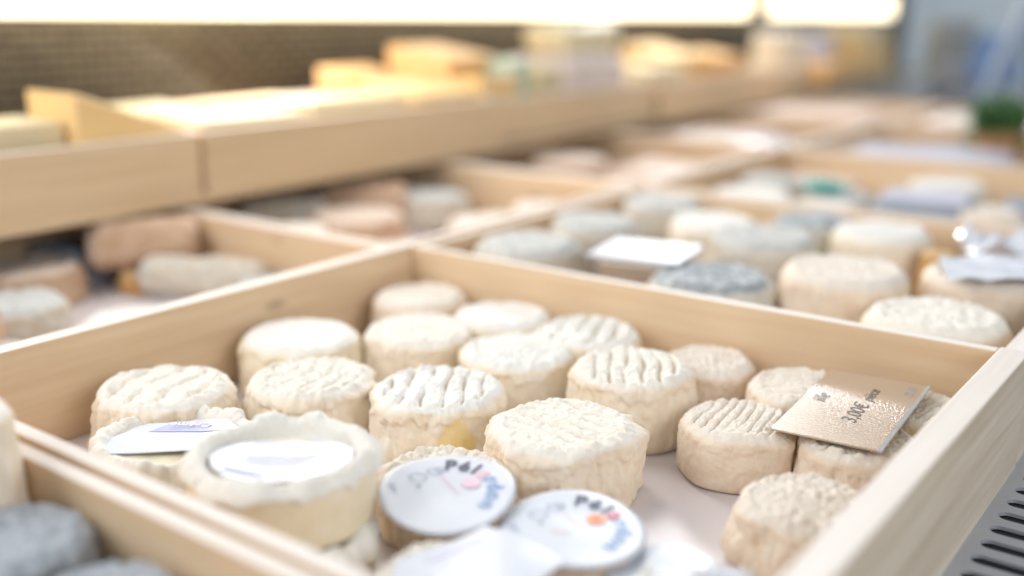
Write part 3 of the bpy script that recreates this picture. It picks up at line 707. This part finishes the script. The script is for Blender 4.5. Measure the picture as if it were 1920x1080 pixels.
put(cheese_mesh(.25, .15, 112, **lo), R_BEIGE, 'round_cheese', -3.60, 4.60, FL, 'pale beige cheese beside the rail in the middle crate', 'cheese', GL)
put(cheese_mesh(.23, .13, 113, **lo), R_PINK, 'round_cheese', -3.55, 3.85, FL, 'flat brownish beige cheese near the front of the middle crate', 'cheese', GL)
put(cheese_mesh(.30, .24, 108, **lo), R_PINK, 'round_cheese', -4.25, 6.35, FL, 'round pinkish cheese with a brown rim in the third crate under the shelf', 'round cheese', GL)
put(box_mesh(.8, .7, .2, .05, wob=.03, cuts=3, seed=15), PINK, 'cheese_slab', -3.60, 6.7, FL, 'pale pink slab beside the rail in the third crate under the shelf', 'cheese', GL)
put(box_mesh(.5, .5, .3, .05, wob=.03, cuts=3, seed=17), WRAP, 'white_parcel', -3.45, 7.85, FL, 'white parcel at the front of the farthest left crate', 'parcel', GL)
put(box_mesh(1.0, .8, .25, .05, wob=.03, cuts=3, seed=16), PINK, 'cheese_slab', -4.2, 8.5, FL, 'pale pink slab in the farthest left crate', 'cheese', GL)

# ------------------------------------------------------------------ shelf with trays
sh = empty('shelf', W(-5.4, 8.5, .012), 0, 'long dark back shelf carrying the wooden trays', 'shelf')
box('shelf_board', plain('dark_shelf', (0.10, 0.085, 0.07), 0.5, 0.1), 0, 0, 0, 1.75, 15.5, .03, sh)
box('shelf_lip', WOODY, .905, 0, -.004, 15.5, .03, .040, sh, rz=pi / 2)
GT = 'wooden trays on the back shelf'
def tray(y0, y1, label, zt=.365, x1=-4.50): 
    c = crate(-5.85, x1, y0, y1, label, GT, zt=zt, zb=.045, floor=.09, t=.05, mat=WOODY, fl=False, cat='wooden tray'); return c
tray(1.30, 3.345, 'wooden tray at the left end of the shelf holding a big yellow wedge')
tray(3.375, 5.86, 'wooden tray in the middle left of the shelf holding pale yellow slabs')
tray(5.90, 8.10, 'wooden tray in the middle of the shelf under the pinkish and orange pile', zt=.34, x1=-4.55)
tray(8.15, 10.6, 'wooden tray right of the middle of the shelf with golden pieces', zt=.33)
tray(10.9, 14.5, 'brownish wooden tray at the far right end of the shelf', zt=.28, x1=-4.6)
GS = 'cut cheeses on the back shelf'
def wedge(lx, ly, h0, h1, mat, x, y, z, rz, lab, cat='cut cheese', name='cut_cheese'):
    me = box_mesh(lx, ly, 1.0, .0); 
    for v in me.vertices:
        t = v.co.x / (lx * S) + .5; v.co.z *= (h0 + (h1 - h0) * t)
    bm = bmesh.new(); bm.from_mesh(me); bmesh.ops.bevel(bm, geom=bm.edges[:], offset=.015 * S, segments=3, affect='EDGES', profile=.5); bm.to_mesh(me); bm.free()
    return put(me, mat, name, x, y, z, lab, cat, GS, rz=rz)
wedge(.60, .42, .50, .28, YEL, -4.77, 3.02, .10, radians(70) - pi / 2 + pi, 'big yellow wedge leaning in the left tray of the shelf') .rotation_euler = (0, 0, radians(90))
wedge(.40, .66, .37, .37, PALEY, -4.85, 2.38, .10, 0, 'pale beige block at the far left of the shelf')
wedge(.55, .50, .24, .22, ORG, -5.45, 2.10, .10, 0, 'orange piece behind the pale beige block at the far left')
wedge(.40, .75, .30, .30, PALEY, -4.85, 3.85, .10, 0, 'pale yellow slab at the left of the second tray')
wedge(.45, .85, .33, .33, PALEY, -4.95, 4.75, .10, 0, 'long pale yellow slab in the centre of the second tray')
wedge(.30, 1.2, .29, .29, YEL, -5.6, 4.30, .10, 0, 'yellow slab along the back of the second tray')
wedge(.5, .62, .40, .32, YEL, -4.9, 5.46, .10, 0, 'golden slab at the right end of the second tray')
wedge(.35, .5, .46, .40, ORG, -5.55, 5.55, .10, 0, 'orange slab behind the golden one in the second tray')
wedge(.60, .55, .60, .52, ORG, -5.25, 6.12, .10, 0, 'tall orange pile at the left of the third tray')
gl = wedge(.22, .26, .50, .48, GREENB, -4.85, 6.42, .10, 0, 'pale green printed packet beside the tall orange pile', 'packet', 'cheese_packet')
put(box_mesh(.60, .95, .50, .08, wob=.05, cuts=4, seed=21), PINKW, 'wrapped_cheese', -5.0, 7.42, .10, 'large pinkish white wrapped cheese in the third tray', 'wrapped cheese', GS)
put(box_mesh(.50, .80, .24, .10, wob=.05, cuts=4, seed=22), PALEY, 'white_wrapping', -5.0, 7.5, .60, 'bright white wrapping on top of the pinkish wrapped cheese', 'wrapping', GS)
wedge(.55, .7, .36, .34, PALEY, -4.95, 8.55, .10, 0, 'pale yellow slab at the left of the fourth tray')
wedge(.55, .7, .52, .40, YEL, -5.1, 9.25, .10, 0, 'golden slab in the middle of the fourth tray')
wedge(.55, .6, .42, .34, YEL, -5.1, 10.05, .10, 0, 'golden slab at the right of the fourth tray')
put(cheese_mesh(.30, .56, 120, **lo), R_WHITE, 'wrapped_cheese', -5.0, 11.75, .10, 'pinkish white round cheese standing in the far right tray', 'wrapped cheese', GS)
put(cheese_mesh(.26, .52, 121, **lo), LAVP, 'wrapped_cheese', -5.0, 12.75, .10, 'lavender white round parcel right of the pinkish one', 'wrapped cheese', GS)
wedge(.7, .9, .24, .24, ORG, -4.95, 12.0, .09, 0, 'low orange slab in front of the round cheeses in the far right tray').location = W(-4.75, 12.2, .09)
wedge(.7, 1.0, .42, .42, YEL, -4.9, 13.9, .10, 0, 'golden box shaped cheese at the far right end of the shelf')
wedge(.6, .8, .22, .22, PALEY, -4.9, 13.9, .525, 0, 'cream slab on top of the golden box shaped cheese')

put(cheese_mesh(.22, .20, 114, **lo), R_GREY, 'round_cheese', -4.25, 4.85, FL, 'mottled grey cheese at the far end of the middle crate under the shelf', 'round cheese', GL)
put(cheese_mesh(.20, .12, 115, **lo), R_GREY, 'round_cheese', -3.62, 1.75, FL, 'thin mottled grey cheese beside the rail at the left edge', 'round cheese', GL)
wedge(.40, .50, .46, .42, PALEY, -4.95, 6.95, .10, 0, 'cream wedge right of the pale green printed packet')
wedge(.40, .45, .36, .40, YEL, -4.85, 6.05, .10, 0, 'yellow wedge in front of the tall orange pile')
wedge(.35, .40, .34, .30, PALEY, -5.35, 3.65, .10, 0, 'cream block deep at the left of the second tray')
wedge(.45, .60, .44, .38, ORG, -4.95, 10.55 - .62, .10, 0, 'orange tinted slab between the golden ones in the fourth tray')
# ------------------------------------------------------------------ far right background
def bar(name, a, b, th, mat, label, cat):
    a, b = W(*a), W(*b); d = b - a
    me = box_mesh(th, th * .5, d.length / S, .01); o = link(name, me, mat); o.location = a; o.rotation_euler = d.to_track_quat('Z', 'Y').to_euler()
    return tag(o, label, cat)
bar('case_post', (-3.35, 13.2, -.9), (-2.55, 12.8, 1.15), .20, POSTM, 'slanting pale blue glass edge of the display case at the far right', 'case post')
def cloth(mat, x, y, z, lx, lz, lab, seed):
    me = box_mesh(lx, .12, lz, .05, wob=.08, cuts=4, seed=seed); return put(me, mat, 'hanging_cloth', x, y, z, lab, 'cloth', 'cloths hanging at the far right')
cloth(BLUE, -3.25, 14.4, .0, .62, .62, 'mid blue cloth hanging behind the slanting glass edge', 31)
cloth(NAVY, -2.55, 14.2, -.1, .50, .80, 'dark navy cloth at the right edge of the photo', 32)
put(cheese_mesh(.36, .75, 130, **lo), plain('grey_pot_glaze', (0.40, 0.42, 0.42), 0.4, .1), 'grey_jar', -4.35, 16.5, .0, 'rounded grey jar beyond the lamps at the far right', 'jar')
put(cheese_mesh(.45, .55, 131, **lo), plain('pale_grey_glaze', (0.46, 0.48, 0.52), 0.4, .1), 'grey_jar', -3.9, 15.6, -.35, 'wide pale grey jar left of the blue cloth', 'jar')
